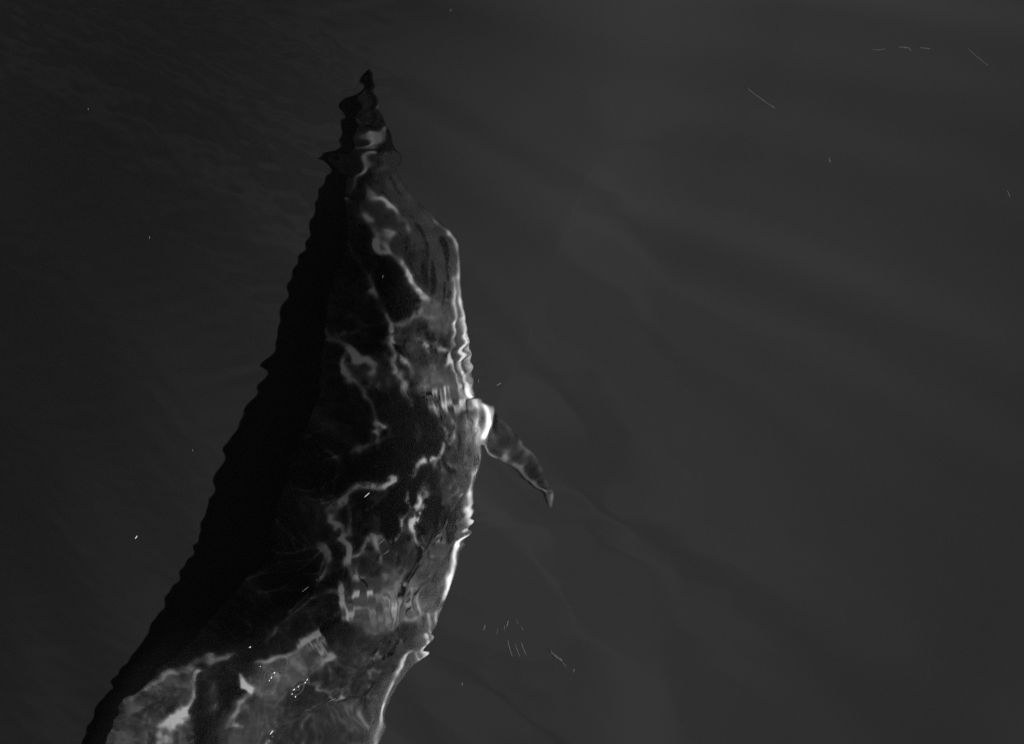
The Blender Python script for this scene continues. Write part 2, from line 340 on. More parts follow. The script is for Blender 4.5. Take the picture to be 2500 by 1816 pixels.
def gather_map():
    W, H = int(2500 / PS), int(2000 / PS)
    R = np.full((H, W), float(lin(8)))
    STR = np.zeros((H, W))
    yy, xx = np.mgrid[0:H, 0:W]
    for reg, poly, lev, soft in FILLS:
        x0, y0, sc = REG[reg]
        p = [((x0 + a / sc) / PS, (y0 + b / sc) / PS) for a, b in poly]
        m = np.zeros((H, W), bool)
        for i in range(len(p)):
            (x1, y1), (x2, y2) = p[i], p[(i + 1) % len(p)]
            if y1 == y2: continue
            c = ((yy < y1) != (yy < y2)) & (xx < (x2 - x1) * (yy - y1) / (y2 - y1) + x1)
            m ^= c
        w = blur(m.astype(float), soft / PS * 1.3)
        R = R * (1 - w) + lin(lev) * w
    for n_, (reg, pts) in enumerate(STROKES):
        x0, y0, sc = REG[reg]
        P = [((x0 + a / sc) / PS, (y0 + b / sc) / PS, (1.0 if n_ < 6 else 2.1) * float(lin(l)), max(min(s * 0.62, 3 + (s - 4.8) * 0.45), 1.8) / PS) for a, b, l, s in pts]
        if len(P) == 1: P = P * 2
        mx = max(q[3] for q in P) * 4 + 2
        xa, xb = int(min(q[0] for q in P) - mx), int(max(q[0] for q in P) + mx)
        ya, yb = int(min(q[1] for q in P) - mx), int(max(q[1] for q in P) + mx)
        xa, ya, xb, yb = max(xa, 0), max(ya, 0), min(xb, W), min(yb, H)
        if xb <= xa or yb <= ya: continue
        Y, X = np.mgrid[ya:yb, xa:xb]
        best = np.zeros(X.shape)
        for a, b in zip(P[:-1], P[1:]):
            dx, dy = b[0] - a[0], b[1] - a[1]
            t = np.clip(((X - a[0]) * dx + (Y - a[1]) * dy) / (dx * dx + dy * dy + 1e-9), 0, 1)
            d = np.hypot(X - a[0] - t * dx, Y - a[1] - t * dy)
            best = np.maximum(best, (a[2] + t * (b[2] - a[2])) * np.exp(-0.5 * (d / (a[3] + t * (b[3] - a[3]))) ** 2))
        STR[ya:yb, xa:xb] = np.maximum(STR[ya:yb, xa:xb], best) + 0.25 * np.minimum(STR[ya:yb, xa:xb], best)
    sh = R.shape
    # the web: thin bright threads where two warped noises cross zero
    def web(c, seed, w):
        n = vnoise(sh, c, seed, 0.8, 1.3) + 0.5 * vnoise(sh, c / 2.3, seed + 1)
        return np.exp(-(n / w) ** 2)
    Yc = np.arange(H)[:, None] * PS; Xc = np.arange(W)[None, :] * PS
    shoulder = np.clip((740 - Yc) / 60, 0, 1)
    wv = 1.5 * web(28, 11, 0.07) + 1.3 * web(14, 21, 0.09) + 0.6 * web(8, 31, 0.15)
    wv = wv * (1 - 0.8 * shoulder)
    lit = np.clip((blur(R, 5) - lin(14)) / (lin(40) - lin(14)), 0, 1) * (1 - shoulder)
    net = lit * (float(lin(120)) * web(24, 111, 0.045) + float(lin(95)) * web(13, 121, 0.06)) * np.clip(0.7 + 0.8 * vnoise(sh, 14, 131), 0, 1.6)
    STR = np.maximum(STR, net)
    R = R * (0.55 + 1.0 * wv + 0.25 * (1 + vnoise(sh, 9, 5)))
    STR = STR * np.clip(0.9 + 0.5 * vnoise(sh, 11, 41) + 0.35 * vnoise(sh, 4.5, 42, 0.7, 1.6), 0.12, 2.2)
    X, Y = np.meshgrid(np.arange(W, dtype=float), np.arange(H, dtype=float))
    wx = 3.2 * vnoise(sh, 16, 51) + 1.8 * vnoise(sh, 6, 52); wy = 3.2 * vnoise(sh, 16, 53) + 1.8 * vnoise(sh, 6, 54)
    calm = 0.35 + 0.65 * np.clip((np.interp(Y[:, 0] * PS, OUT[:, 0], OUT[:, 2])[:, None] - 45 - X * PS) / 40, 0, 1)
    STR = bil(STR, X + wx * calm, Y + wy * calm); R = bil(R, X + wx, Y + wy)
    return np.maximum(R, STR) + 0.3 * np.minimum(R, STR)

SUN = np.array([math.cos(SUN_EL) * math.cos(SUN_AZ), math.cos(SUN_EL) * math.sin(SUN_AZ), math.sin(SUN_EL)])
def refract(nx, ny):
    """sunlight direction under water for surface slopes (normal ~ (nx, ny, 1))"""
    L = np.sqrt(nx * nx + ny * ny + 1)
    n = np.stack([nx / L, ny / L, 1 / L], -1)
    i = -SUN
    ci = -(n @ i)
    e = 1 / N_W
    k = np.sqrt(1 - e * e * (1 - ci * ci))
    return e * i + (e * ci - k)[..., None] * n
def bil(A, x, y):
    H, W = A.shape
    x = np.clip(x, 0, W - 1.001); y = np.clip(y, 0, H - 1.001)
    i = x.astype(int); j = y.astype(int); fx = x - i; fy = y - j
    return (A[j, i] * (1 - fx) + A[j, i + 1] * fx) * (1 - fy) + (A[j + 1, i] * (1 - fx) + A[j + 1, i + 1] * fx) * fy
HG0, HGS, HGN = (-1.2, -1.5), 0.004, (750, 720)       # height grid of the animal's upper side
def height_grid():
    Hm = np.full((HGN[1], HGN[0]), -9.0)
    def put(X, Y, Z):
        # fill by dense sampling of each quad
        for a in np.linspace(0, 1, 3, endpoint=False):
            for b in np.linspace(0, 1, 9, endpoint=False):
                def q(A):
                    A2 = np.roll(A, -1, 1)
                    return (A[:-1] * (1 - a) + A[1:] * a) * (1 - b) + (A2[:-1] * (1 - a) + A2[1:] * a) * b
                i = ((q(X) - HG0[0]) / HGS).astype(int).ravel(); j = ((q(Y) - HG0[1]) / HGS).astype(int).ravel()
                ok = (i >= 0) & (j >= 0) & (i < HGN[0]) & (j < HGN[1])
                np.maximum.at(Hm, (j[ok], i[ok]), q(Z).ravel()[ok])
    X, Y, Z = body_grid(400, 96); put(X, Y, Z)
    X, Y, Z = fin_grid(); put(X, Y, Z)
    return Hm

Z_REF = -0.62
def lit_fin_pigment(px, py):
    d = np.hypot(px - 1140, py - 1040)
    return 0.035 + 0.32 * np.exp(-(d / 62.0) ** 2)  # pale root carries the bright sun patch in its colour
SUN_FLUX = 5.0
def dct_poisson(rhs, h):
    n, m = rhs.shape
    E = np.concatenate([rhs, rhs[::-1]], 0); E = np.concatenate([E, E[:, ::-1]], 1)
    F = np.fft.rfft2(E)
    ky = 2 * (np.cos(np.pi * np.fft.fftfreq(2 * n) * 2) - 1) / h ** 2
    kx = 2 * (np.cos(np.pi * np.fft.rfftfreq(2 * m) * 2) - 1) / h ** 2
    D = ky[:, None] + kx[None, :]; D[0, 0] = 1
    F /= D; F[0, 0] = 0
    return np.fft.irfft2(F, s=E.shape)[:n, :m]
def derivs(u, h):
    P = np.pad(u, 1, mode='edge')
    xx = (P[1:-1, 2:] - 2 * u + P[1:-1, :-2]) / h ** 2
    yy = (P[2:, 1:-1] - 2 * u + P[:-2, 1:-1]) / h ** 2
    xy = (P[2:, 2:] - P[2:, :-2] - P[:-2, 2:] + P[:-2, :-2]) / (4 * h * h)
    gx = (P[1:-1, 2:] - P[1:-1, :-2]) / (2 * h)
    gy = (P[2:, 1:-1] - P[:-2, 1:-1]) / (2 * h)
    return gx, gy, xx, yy, xy

def lens(verbose=False):
    """surface heights (on a grid along the sun's azimuth) whose refraction gathers the sunlight as the photograph shows it"""
    L0 = refract(np.zeros(1), np.zeros(1))[0]
    ca, sa = math.cos(SUN_AZ), math.sin(SUN_AZ)
    D = -Z_REF
    shift = D * L0[:2] / -L0[2]                     # landing point minus entry point
    e = 1e-3
    Lp = refract(np.array([-e * ca]), np.array([-e * sa]))[0]
    Lq = refract(np.array([e * sa]), np.array([-e * ca]))[0]
    jp = D * ((Lp[:2] / -Lp[2] - L0[:2] / -L0[2]) @ np.array([ca, sa])) / e
    jq = D * ((Lq[:2] / -Lq[2] - L0[:2] / -L0[2]) @ np.array([-sa, ca])) / e
    s = 1.0 if jp > 0 else -1.0
    jp, jq = abs(jp), abs(jq)
    # reference-plane domain in (p, q) = along / across the azimuth
    p0, p1, q0, q1 = -1.30, 0.52, -1.42, 0.98
    sp, sq = 1 / math.sqrt(jp), 1 / math.sqrt(jq)   # scaled coordinates P = p * sp
    h = 0.0028 / math.sqrt(math.sqrt(jp * jq)) 
    nP = int((p1 - p0) * sp / h); nQ = int((q1 - q0) * sq / h)
    P, Q = np.meshgrid(p0 + (np.arange(nP) + .5) * h / sp, q0 + (np.arange(nQ) + .5) * h / sq)
    X = P * ca - Q * sa; Y = P * sa + Q * ca
    Hm = height_grid()
    Hs = np.where(Hm > -5, Hm, np.nan)
    gyH, gxH = np.gradient(np.where(Hm > -5, Hm, -1.2), HGS)
    # march rays
    z = np.full(X.shape, -0.40); t = (z - Z_REF) / L0[2]
    hit = np.zeros(X.shape, bool); HX = np.zeros(X.shape); HY = np.zeros(X.shape); HZ = np.zeros(X.shape)
    for zz in np.arange(-0.40, -1.1, -0.004):
        t = (zz - Z_REF) / L0[2]
        x = X + t * L0[0]; y = Y + t * L0[1]
        i = np.clip(((x - HG0[0]) / HGS).astype(int), 0, HGN[0] - 1); j = np.clip(((y - HG0[1]) / HGS).astype(int), 0, HGN[1] - 1)
        c = (~hit) & (Hm[j, i] >= zz)
        HX[c] = x[c]; HY[c] = y[c]; HZ[c] = zz; hit |= c
    px, py = to_pixel(HX, HY, np.where(hit, HZ, -0.6))
    R = gather_map()
    rad = bil(R, px / PS, np.where(py > 1806, 3612 - py, py) / PS)
    i = np.clip(((HX - HG0[0]) / HGS).astype(int), 0, HGN[0] - 1); j = np.clip(((HY - HG0[1]) / HGS).astype(int), 0, HGN[1] - 1)
    gx = blur(np.clip(gxH, -4, 4), 1.5)[j, i]; gy = blur(np.clip(gyH, -4, 4), 1.5)[j, i]
    nl = (-gx * -L0[0] - gy * -L0[1] + -L0[2]) / np.sqrt(gx * gx + gy * gy + 1) / -L0[2]
    nl = np.clip(nl, 0.35, 3)
    isfin = hit & (px > rows(py)[1] + 1)
    alb = np.where(isfin, lit_fin_pigment(px, py), lit_pigment(px, py))
    base = alb / math.pi * SUN_FLUX * math.sin(SUN_EL) * 0.90 * EXPO
    E = np.where(hit, rad / (base * nl), 0)
    under = hit & (Hm[j, i] - HZ > 0.025)          # flank below the widest line: nobody sees it
    inside = hit & (py < 1890) & ~under
    if verbose: print('mean E inside', E[inside].mean(), 'max', E[inside].max(), 'j', jp, jq, s, 'shift', shift, X.shape, 'low')
    m = inside.astype(float)
    low = blur(E * m, LOWS) / (blur(m, LOWS) + 1e-3) / (E[inside].mean())
    E = np.where(inside, E / np.maximum(low, 0.05) ** np.where(isfin & (py < 1110) & (px < 1215), 0.15, LOWP), 0)
    if verbose: print('after low', E[inside].mean(), np.percentile(E[inside], [5, 25, 50, 75, 95, 99]))
    E = np.clip(E, FLOOR, 15.0)
    wi = blur(inside.astype(float), 6)
    mi = (E * inside).sum() ; N = E.size
    out = (N - mi) / (N - inside.sum())
    if verbose: print('outside level', out)
    E = np.where(inside, E, out)
    ring = (~hit) & (blur(inside.astype(float), 12) > 0.004)
    E = np.where(ring, FLOOR, E)
    E = blur(E, 0.45)
    # Monge-Ampere by fixed point, coarse to fine
    u = np.zeros(E.shape)
    Pi, Qi = np.meshgrid(np.arange(nP, dtype=float), np.arange(nQ, dtype=float))
    Dm = np.where(hit & ~under, -HZ, D)
    Dm = blur(Dm, 3.0)
    l0 = L0[:2] / -L0[2]
    def metric(A):                      # d/dp, d/dq in metres, central differences
        Pd = np.pad(A, 1, mode='edge')
        return (Pd[1:-1, 2:] - Pd[1:-1, :-2]) / (2 * h / sp), (Pd[2:, 1:-1] - Pd[:-2, 1:-1]) / (2 * h / sq)
    dep = np.full(E.shape, D)
    sched = [(12, 12, .9), (6, 16, .9), (3, 24, .8), (1.6, 24, .7), (0.65, ITER, DAMP)]
    kap = 1.0
    for sg, it, damp in sched:
        Es = blur(E, sg)
        Es = Es / Es.mean()
        best = (1e9, u)
        for k in range(it):
            sp_p, sp_q = metric(s * u)
            Lr = refract(-(sp_p * ca - sp_q * sa), -(sp_p * sa + sp_q * ca))
            dx = Lr[..., 0] / -Lr[..., 2] - l0[0]; dy = Lr[..., 1] / -Lr[..., 2] - l0[1]
            eta = s * u
            lx = Lr[..., 0] / -Lr[..., 2]; ly = Lr[..., 1] / -Lr[..., 2]
            dp = dep * (dx * ca + dy * sa) + eta * (lx * ca + ly * sa); dq = dep * (-dx * sa + dy * ca) + eta * (-lx * sa + ly * ca)
            mu = 1 - sp_p / math.tan(SUN_EL)                    # how squarely each bit of surface meets the sun
            ti = Pi + dp * sp / h; tj = Qi + dq * sq / h
            dep = 0.5 * dep + 0.5 * bil(Dm, ti, tj)
            # landing gradient in scaled coordinates
            Pd = np.pad(dp * sp, 1, mode='edge'); Qd = np.pad(dq * sq, 1, mode='edge')
            a11 = 1 + (Pd[1:-1, 2:] - Pd[1:-1, :-2]) / (2 * h); a12 = (Pd[2:, 1:-1] - Pd[:-2, 1:-1]) / (2 * h)
            a21 = (Qd[1:-1, 2:] - Qd[1:-1, :-2]) / (2 * h); a22 = 1 + (Qd[2:, 1:-1] - Qd[:-2, 1:-1]) / (2 * h)
            f = kap * np.maximum(mu, 0.05) / bil(Es, ti, tj)
            upd = (np.sqrt(np.maximum(a11 ** 2 + a22 ** 2 + 2 * a12 * a21 + 2 * f, 0)) - a11 - a22) * D / dep
            res = np.abs(a11 * a22 - a12 * a21 - f).mean()
            if res < best[0]: best = (res, u)
            kap *= math.exp(-0.7 * upd.mean())
            if verbose and k % 4 == 0: print('   ', sg, k, res, kap)
            if res > 1.25 * best[0] and k > 6: damp *= 0.5; u = best[1]; best = (best[0] * 1.1, u); continue
            u = u + damp * dct_poisson(upd, h)
        u = best[1]
        gx_, gy_ = dp * sp, dq * sq
        if verbose: print(sg, 'resid', np.abs(a11 * a22 - a12 * a21 - f).mean(), 'neg', (a11 * a22 - a12 * a21 < 0).mean(), 'disp mm', 1000 * np.abs(dp).max(), 1000 * np.abs(dq).max())
    # displacement in metres: p: gx/sp ; slope_p = disp/jp  ; height in scaled coords: H' with dH/dP = sqrt(j) ...
    eta = s * u                                     # height, metres
    return dict(eta=eta, h=h, sp=sp, sq=sq, p0=p0, q0=q0, nP=nP, nQ=nQ, shift=shift, ca=ca, sa=sa, E=E, gx=gx_, gy=gy_, R=R, hit=hit, s=s, jc=jp / D, mu=mu)
FLOOR = 0.12
LOWS = 22
LOWP = 0.5
ITER = 24
DAMP = 0.5
EXPO = 2 ** 0.8
# ------------------------------------------------------------------ helpers
def mat(name):
    m = bpy.data.materials.new(name); m.use_nodes = True
    return m, m.node_tree, m.node_tree.nodes['Principled BSDF']
def link_obj(name, me, parent=None, **props):
    o = bpy.data.objects.new(name, me); S.collection.objects.link(o)
    if parent: o.parent = parent
    for k, v in props.items(): o[k] = v
    return o
def mesh_from(name, V, F, m, smooth=True):
    me = bpy.data.meshes.new(name)
    F = np.asarray(F)
    me.vertices.add(len(V)); me.vertices.foreach_set('co', np.ascontiguousarray(V, dtype=np.float32).ravel())
    me.loops.add(F.size); me.loops.foreach_set('vertex_index', F.ravel().astype(np.int32))
    me.polygons.add(len(F)); me.polygons.foreach_set('loop_start', (np.arange(len(F)) * F.shape[1]).astype(np.int32))
    me.polygons.foreach_set('use_smooth', np.full(len(F), smooth))
    me.update(calc_edges=True); me.validate()
    me.materials.append(m)
    return me
def grid_faces(n, m):
    i = np.arange(n * m).reshape(n, m)
    return np.stack([i[:-1, :-1], i[:-1, 1:], i[1:, 1:], i[1:, :-1]], -1).reshape(-1, 4)
def ring_faces(n, m):
    i = np.arange(n * m).reshape(n, m); j = np.roll(i, -1, 1)
    return np.stack([i[:-1], j[:-1], j[1:], i[1:]], -1).reshape(-1, 4)
def tube(X, Y, Z, m, name):
    """closed loft through rings, fan caps as degenerate-free triangles"""
    n, k = X.shape
    V = np.stack([X, Y, Z], -1).reshape(-1, 3)
    c0 = V[:k].mean(0); c1 = V[-k:].mean(0)
    V = np.vstack([V, c0, c1])
    quads = ring_faces(n, k)
    tris = np.vstack([quads[:, [0, 1, 2]], quads[:, [0, 2, 3]]])
    a = np.arange(k); b = (a + 1) % k
    cap0 = np.stack([b, a, np.full(k, n * k)], -1)
    cap1 = np.stack([a + (n - 1) * k, b + (n - 1) * k, np.full(k, n * k + 1)], -1)
    return mesh_from(name, V, np.vstack([tris, cap0, cap1]), m)

# ------------------------------------------------------------------ water surface
LENS = lens()
def eta_lens(x, y):
    d = LENS
    x = x + d['shift'][0]; y = y + d['shift'][1]
    p = x * d['ca'] + y * d['sa']; q = -x * d['sa'] + y * d['ca']
    i = (p - d['p0']) * d['sp'] / d['h'] - .5; j = (q - d['q0']) * d['sq'] / d['h'] - .5
    i = np.clip(i, 1, d['nP'] - 2.01); j = np.clip(j, 1, d['nQ'] - 2.01)
    t = np.clip((x - d['shift'][0] - 1.22) / 0.75, 0, 1)
    return cubic(d['eta'], i, j) * (1 - t * t * (3 - 2 * t))
def cubic(A, x, y):
    i = np.floor(x).astype(int); j = np.floor(y).astype(int); fx = x - i; fy = y - j
    def w(f): return [((-f + 2) * f - 1) * f / 2, ((3 * f - 5) * f * f + 2) / 2, ((-3 * f + 4) * f + 1) * f / 2, (f - 1) * f * f / 2]
    wx, wy = w(fx), w(fy); H, W = A.shape; out = 0
    for b in range(4):
        row = 0
        for a in range(4):
            row = row + A[np.clip(j + b - 1, 0, H - 1), np.clip(i + a - 1, 0, W - 1)] * wx[a]
        out = out + row * wy[b]
    return out
rng = np.random.default_rng(7)
def packet(x, y, cx, cy, wl, ang, slope, sx, sy, ph=0):
    """a patch of small ripples round photograph pixel (cx, cy)"""
    X0, Y0 = to_world(np.array(float(cx)), np.array(float(cy)), -0.0)
    c, s = math.cos(ang), math.sin(ang)
    u = (x - X0) * c + (y - Y0) * s; v = -(x - X0) * s + (y - Y0) * c
    k = 2 * math.pi / wl
    return slope / k * np.sin(k * u + ph) * np.exp(-0.5 * (u / sx) ** 2 - 0.5 * (v / sy) ** 2)
def smooth(t):
    t = np.clip(t, 0, 1); return t * t * (3 - 2 * t)
PACKETS = [  # photograph px, wavelength m, direction, slope, half sizes m
 (1046,1585,.030,-1.15,.085,.025,.035), (1150,1290,.022,-1.2,.12,.030,.030), (1150,880,.030,-1.3,.10,.060,.030),
 (880,385,.060,-1.5,.10,.040,.070), (870,250,.040,-1.2,.09,.035,.050), (1075,965,.0150,0.15,.05,.040,.030),
 (900,1490,.0170,0.1,.06,.070,.040), (760,1580,.0170,0.6,.07,.040,.025),
 (640,760,.05,-1.5,.10,.06,.08), (600,900,.045,-1.3,.12,.05,.05)]
RINGS = [(600,1594,18), (650,1655,22), (722,1690,24), (664,1800,20), (780,1214,20), (690,1632,16), (765,1420,14)]
def ripples(x, y):
    z = np.zeros_like(x)
    # fine ripples that fray the outline of the dark side
    for _ in range(34):
        wl = 0.03 * 5 ** rng.uniform(0, 1); an = rng.uniform(0.6, 1.9) ; k = 2 * math.pi / wl
        e = (0.5 + 0.5 * np.sin(x * rng.uniform(2, 9) + y * rng.uniform(3, 14) + rng.uniform(0, 6))) ** 3 * 2.4
        z += 0.009 / k * np.sin(k * (x * math.cos(an) + y * math.sin(an)) + rng.uniform(0, 6.28)) * e
    py = 908 - y / (6 * HALF_T) * 1250
    edge = np.interp(py, OUT[:, 0], (OUT[:, 1] - 1250) / 1250 * 6 * HALF_T)
    z = z * smooth((edge + 0.12 - x) / 0.09)
    for cx, cy, wl, an, sl_, sx, sy in PACKETS:
        z += packet(x, y, cx, cy, wl, an, sl_, sx, sy)
    for cx, cy, rr in RINGS:
        X0, Y0 = to_world(np.array(float(cx)), np.array(float(cy)), -0.0)
        c, s_ = math.cos(0.95), math.sin(0.95)
        u = ((x - X0) * c + (y - Y0) * s_) / 1.0; v = (-(x - X0) * s_ + (y - Y0) * c) / 0.5
        r = np.hypot(u, v) * 1000
        z += 0.0007 * np.cos(r / rr * 6.28 * 1.6) * np.exp(-(r / rr) ** 2)
    return z
# swell to the right: spreads the sunlight thinly over the left of the deep backdrop, more thickly over the right
BACKDROP_Z = -5.3
def backdrop_z(x):
    q = np.clip(0.6 - x, 0, None)
    return BACKDROP_Z - 0.40 * q * q / (q + 1.6)  # falls away on the left, shaped so that side shades darker
jc = LENS['jc']
l0p = -math.hypot(*LENS['shift']) / abs(Z_REF)
def backdrop_light(t):                                    # sunlight wanted on the deep backdrop, 1 = as under flat water
    q = np.clip(0.6 - t, 0, None)
    g = 0.40 * (2 * q * (q + 1.6) - q * q) / (q + 1.6) ** 2
    nl = (1 + l0p * g) / np.sqrt(1 + g * g)
    return np.interp(t, BT, BE) / nl
BT = [-3.0, -2.0, -1.55, -1.05, -0.5, 0.0, 0.7, 1.2, 2.0, 2.8, 4.5, 7.0, 9.0]
BE = [0.19, 0.17, 0.22, 0.36, 0.62, 0.84, 1.00, 0.95, 0.75, 1.0, 1.3, 1.2, 1.0]
ps, hs, ls_ = [], [], []
_t, _h = -2.9, 0.0
_s = _t + BACKDROP_Z * l0p * 1.0 + (backdrop_z(_t) - BACKDROP_Z) * l0p
_ds = 0.004
while _t < 9.0:
    D_ = -float(backdrop_z(_t))
    # ray entering at _s (metres along the azimuth) has to land at _t
    g_ = (_t - _s - D_ * l0p - _h * l0p) / (jc * D_)
    ps.append(_s); hs.append(_h); ls_.append(g_)
    e_ = float(backdrop_light(_t))
    _t += _ds * (1 - g_ / math.tan(SUN_EL)) / e_ * 1.0
    _h += _ds * g_; _s += _ds
ps, hs, ls_ = np.array(ps), np.array(hs), np.array(ls_)
def swell(x, y):
    p = x * LENS['ca'] + y * LENS['sa']
    z = np.interp(p, ps, hs)
    z = np.where(p > ps[-1], hs[-1] + ls_[-1] * 1.5 * (1 - np.exp(-(p - ps[-1]) / 1.5)), z)
    cx, cy = 2.5, 0.5
    th = np.arctan2(y - cy, x - cx); r = np.hypot(x - cx, y - cy)
    f = 0
    for n_ in (17, 26, 37, 52, 71, 96):
        f = f + SWELL / n_ ** 2 * np.sin(n_ * th + rng.uniform(0, 6.28)) * r ** 2 / (1 + (r / 3) ** 2) * (0.6 + 0.4 * np.sin(r * rng.uniform(.6, 2) + rng.uniform(0, 6)))
    return z + f * smooth((r - 0.25) / 0.5) * smooth((x - 1.9) / 0.5)
RIP = 1.0
SWELL = 0.036
def axis(lo, hi, step, far, mid=None):
    core = np.arange(lo, hi + 1e-6, step)
    if mid:
        core = np.concatenate([np.arange(mid[0], lo - 0.01, 0.03), core, np.arange(hi + 0.02, mid[1], 0.03)])
        lo, hi, step = core[0], core[-1], 0.03
    g, a = [], step
    t = hi
    while t < far:
        a *= 1.25; t += a; g.append(t)
    g = np.array(g)
    l, a, t = [], step, lo
    while t > -far:
        a *= 1.25; t -= a; l.append(t)
    return np.concatenate([np.array(l)[::-1], core, g])
ax = axis(-1.30, 1.35, 0.0031, 60.0, (-2.0, 15))
ay = axis(-1.30, 1.10, 0.0031, 60.0, (-7.0, 2.5))
def finer(a, lo, hi, st):
    return np.concatenate([a[a < lo - st * .6], np.arange(lo, hi, st), a[a > hi + st * .2]])
ax = finer(ax, -0.86, -0.48, 0.0022); ay = finer(ay, -1.02, -0.70, 0.0022)
GX, GY = np.meshgrid(ax, ay)
GZ = eta_lens(GX, GY)
near = (np.abs(GX) < 2.2) & (np.abs(GY) < 1.8)
GZ = GZ + RIP * np.where(near, ripples(GX, GY), 0) + swell(GX, GY)
wm = bpy.data.materials.new('clear_water'); wm.use_nodes = True
wt = wm.node_tree; wt.nodes.clear()
wo = wt.nodes.new('ShaderNodeOutputMaterial'); wg = wt.nodes.new('ShaderNodeBsdfGlass')
wg.inputs['IOR'].default_value = N_W; wg.inputs['Roughness'].default_value = 0.0
wt.links.new(wg.outputs[0], wo.inputs[0])
me = mesh_from('water', np.stack([GX, GY, GZ], -1).reshape(-1, 3), grid_faces(*GX.shape), wm)
water = link_obj('water', me, kind='structure')
water.cycles.is_caustics_caster = True

# ------------------------------------------------------------------ added backdrop that closes the view, standing in for murky deep water
bm_, bt, bp = mat('deep_murk')
bp.inputs['Base Color'].default_value = (0.045, 0.045, 0.045, 1); bp.inputs['Roughness'].default_value = 1.0
bp.inputs['Specular IOR Level'].default_value = 0.0
bx = axis(-4, 4, 0.05, 60.0)
BX, BY = np.meshgrid(bx, bx)
BZ = backdrop_z(BX)
tc = bt.nodes.new('ShaderNodeNewGeometry')
n1 = bt.nodes.new('ShaderNodeTexNoise'); n1.inputs['Scale'].default_value = 165; n1.inputs['Detail'].default_value = 2; n1.inputs['Roughness'].default_value = 0.8
n2 = bt.nodes.new('ShaderNodeTexNoise'); n2.inputs['Scale'].default_value = 1.6; n2.inputs['Detail'].default_value = 5
r1 = bt.nodes.new('ShaderNodeMapRange'); r1.inputs['From Min'].default_value = 0.25; r1.inputs['From Max'].default_value = 0.75; r1.inputs['To Min'].default_value = 0.037; r1.inputs['To Max'].default_value = 0.044
r2 = bt.nodes.new('ShaderNodeMapRange'); r2.inputs['From Min'].default_value = 0.3; r2.inputs['From Max'].default_value = 0.7; r2.inputs['To Min'].default_value = 0.975; r2.inputs['To Max'].default_value = 1.025
mu_ = bt.nodes.new('ShaderNodeMath'); mu_.operation = 'MULTIPLY'
for q_ in (n1, n2): bt.links.new(tc.outputs['Position'], q_.inputs['Vector'])
bt.links.new(n1.outputs[0], r1.inputs['Value']); bt.links.new(n2.outputs[0], r2.inputs['Value'])
bt.links.new(r1.outputs[0], mu_.inputs[0]); bt.links.new(r2.outputs[0], mu_.inputs[1]); bt.links.new(mu_.outputs[0], bp.inputs['Base Color'])
me = mesh_from('deep_water_backdrop', np.stack([BX, BY, BZ], -1).reshape(-1, 3), grid_faces(*BX.shape), bm_)
backdrop = link_obj('deep_water_backdrop', me, kind='structure')
backdrop.cycles.is_caustics_receiver = True

# ------------------------------------------------------------------ dolphin
sm, st, sp_ = mat('dolphin_skin')
sp_.inputs['Roughness'].default_value = 0.55; sp_.inputs['Specular IOR Level'].default_value = 0.02
at = st.nodes.new('ShaderNodeAttribute'); at.attribute_name = 'lit_pigment'
st.links.new(at.outputs['Color'], sp_.inputs['Base Color'])
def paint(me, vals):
    c = me.color_attributes.new('lit_pigment', 'FLOAT_COLOR', 'POINT')
    v = np.ones((len(vals), 4), np.float32); v[:, :3] = np.minimum(vals + 0.45 * np.maximum(vals - 0.014, 0), 0.75)[:, None]  # pale, sunlit areas lightened further in the colour
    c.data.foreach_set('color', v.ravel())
dolphin = link_obj('dolphin', None)
dolphin.empty_display_size = 0.3
dolphin['label'] = 'dark dolphin swimming just under the surface, its flank lit by rippling lines of sun'
dolphin['category'] = 'dolphin'
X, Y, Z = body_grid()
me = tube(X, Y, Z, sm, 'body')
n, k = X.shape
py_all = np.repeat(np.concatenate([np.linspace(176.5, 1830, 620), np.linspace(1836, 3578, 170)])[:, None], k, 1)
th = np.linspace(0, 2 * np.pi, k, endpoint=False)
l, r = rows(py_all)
pg = lit_pigment((l + r) / 2 + (r - l) / 2 * np.cos(th)[None, :], py_all)
low = (np.sin(th) < np.where(np.cos(th) > 0, -0.15, -0.6))[None, :]  # pale belly, starting lower on the left to keep the shaded side black
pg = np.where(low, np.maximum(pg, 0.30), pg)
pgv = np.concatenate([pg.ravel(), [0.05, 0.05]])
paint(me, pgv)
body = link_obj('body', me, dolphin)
body.cycles.is_caustics_receiver = True
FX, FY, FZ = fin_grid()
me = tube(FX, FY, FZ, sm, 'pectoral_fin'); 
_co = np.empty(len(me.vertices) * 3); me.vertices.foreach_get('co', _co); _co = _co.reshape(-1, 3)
paint(me, lit_fin_pigment(*to_pixel(_co[:, 0], _co[:, 1], _co[:, 2])))
fin = link_obj('pectoral_fin', me, dolphin); fin.cycles.is_caustics_receiver = True

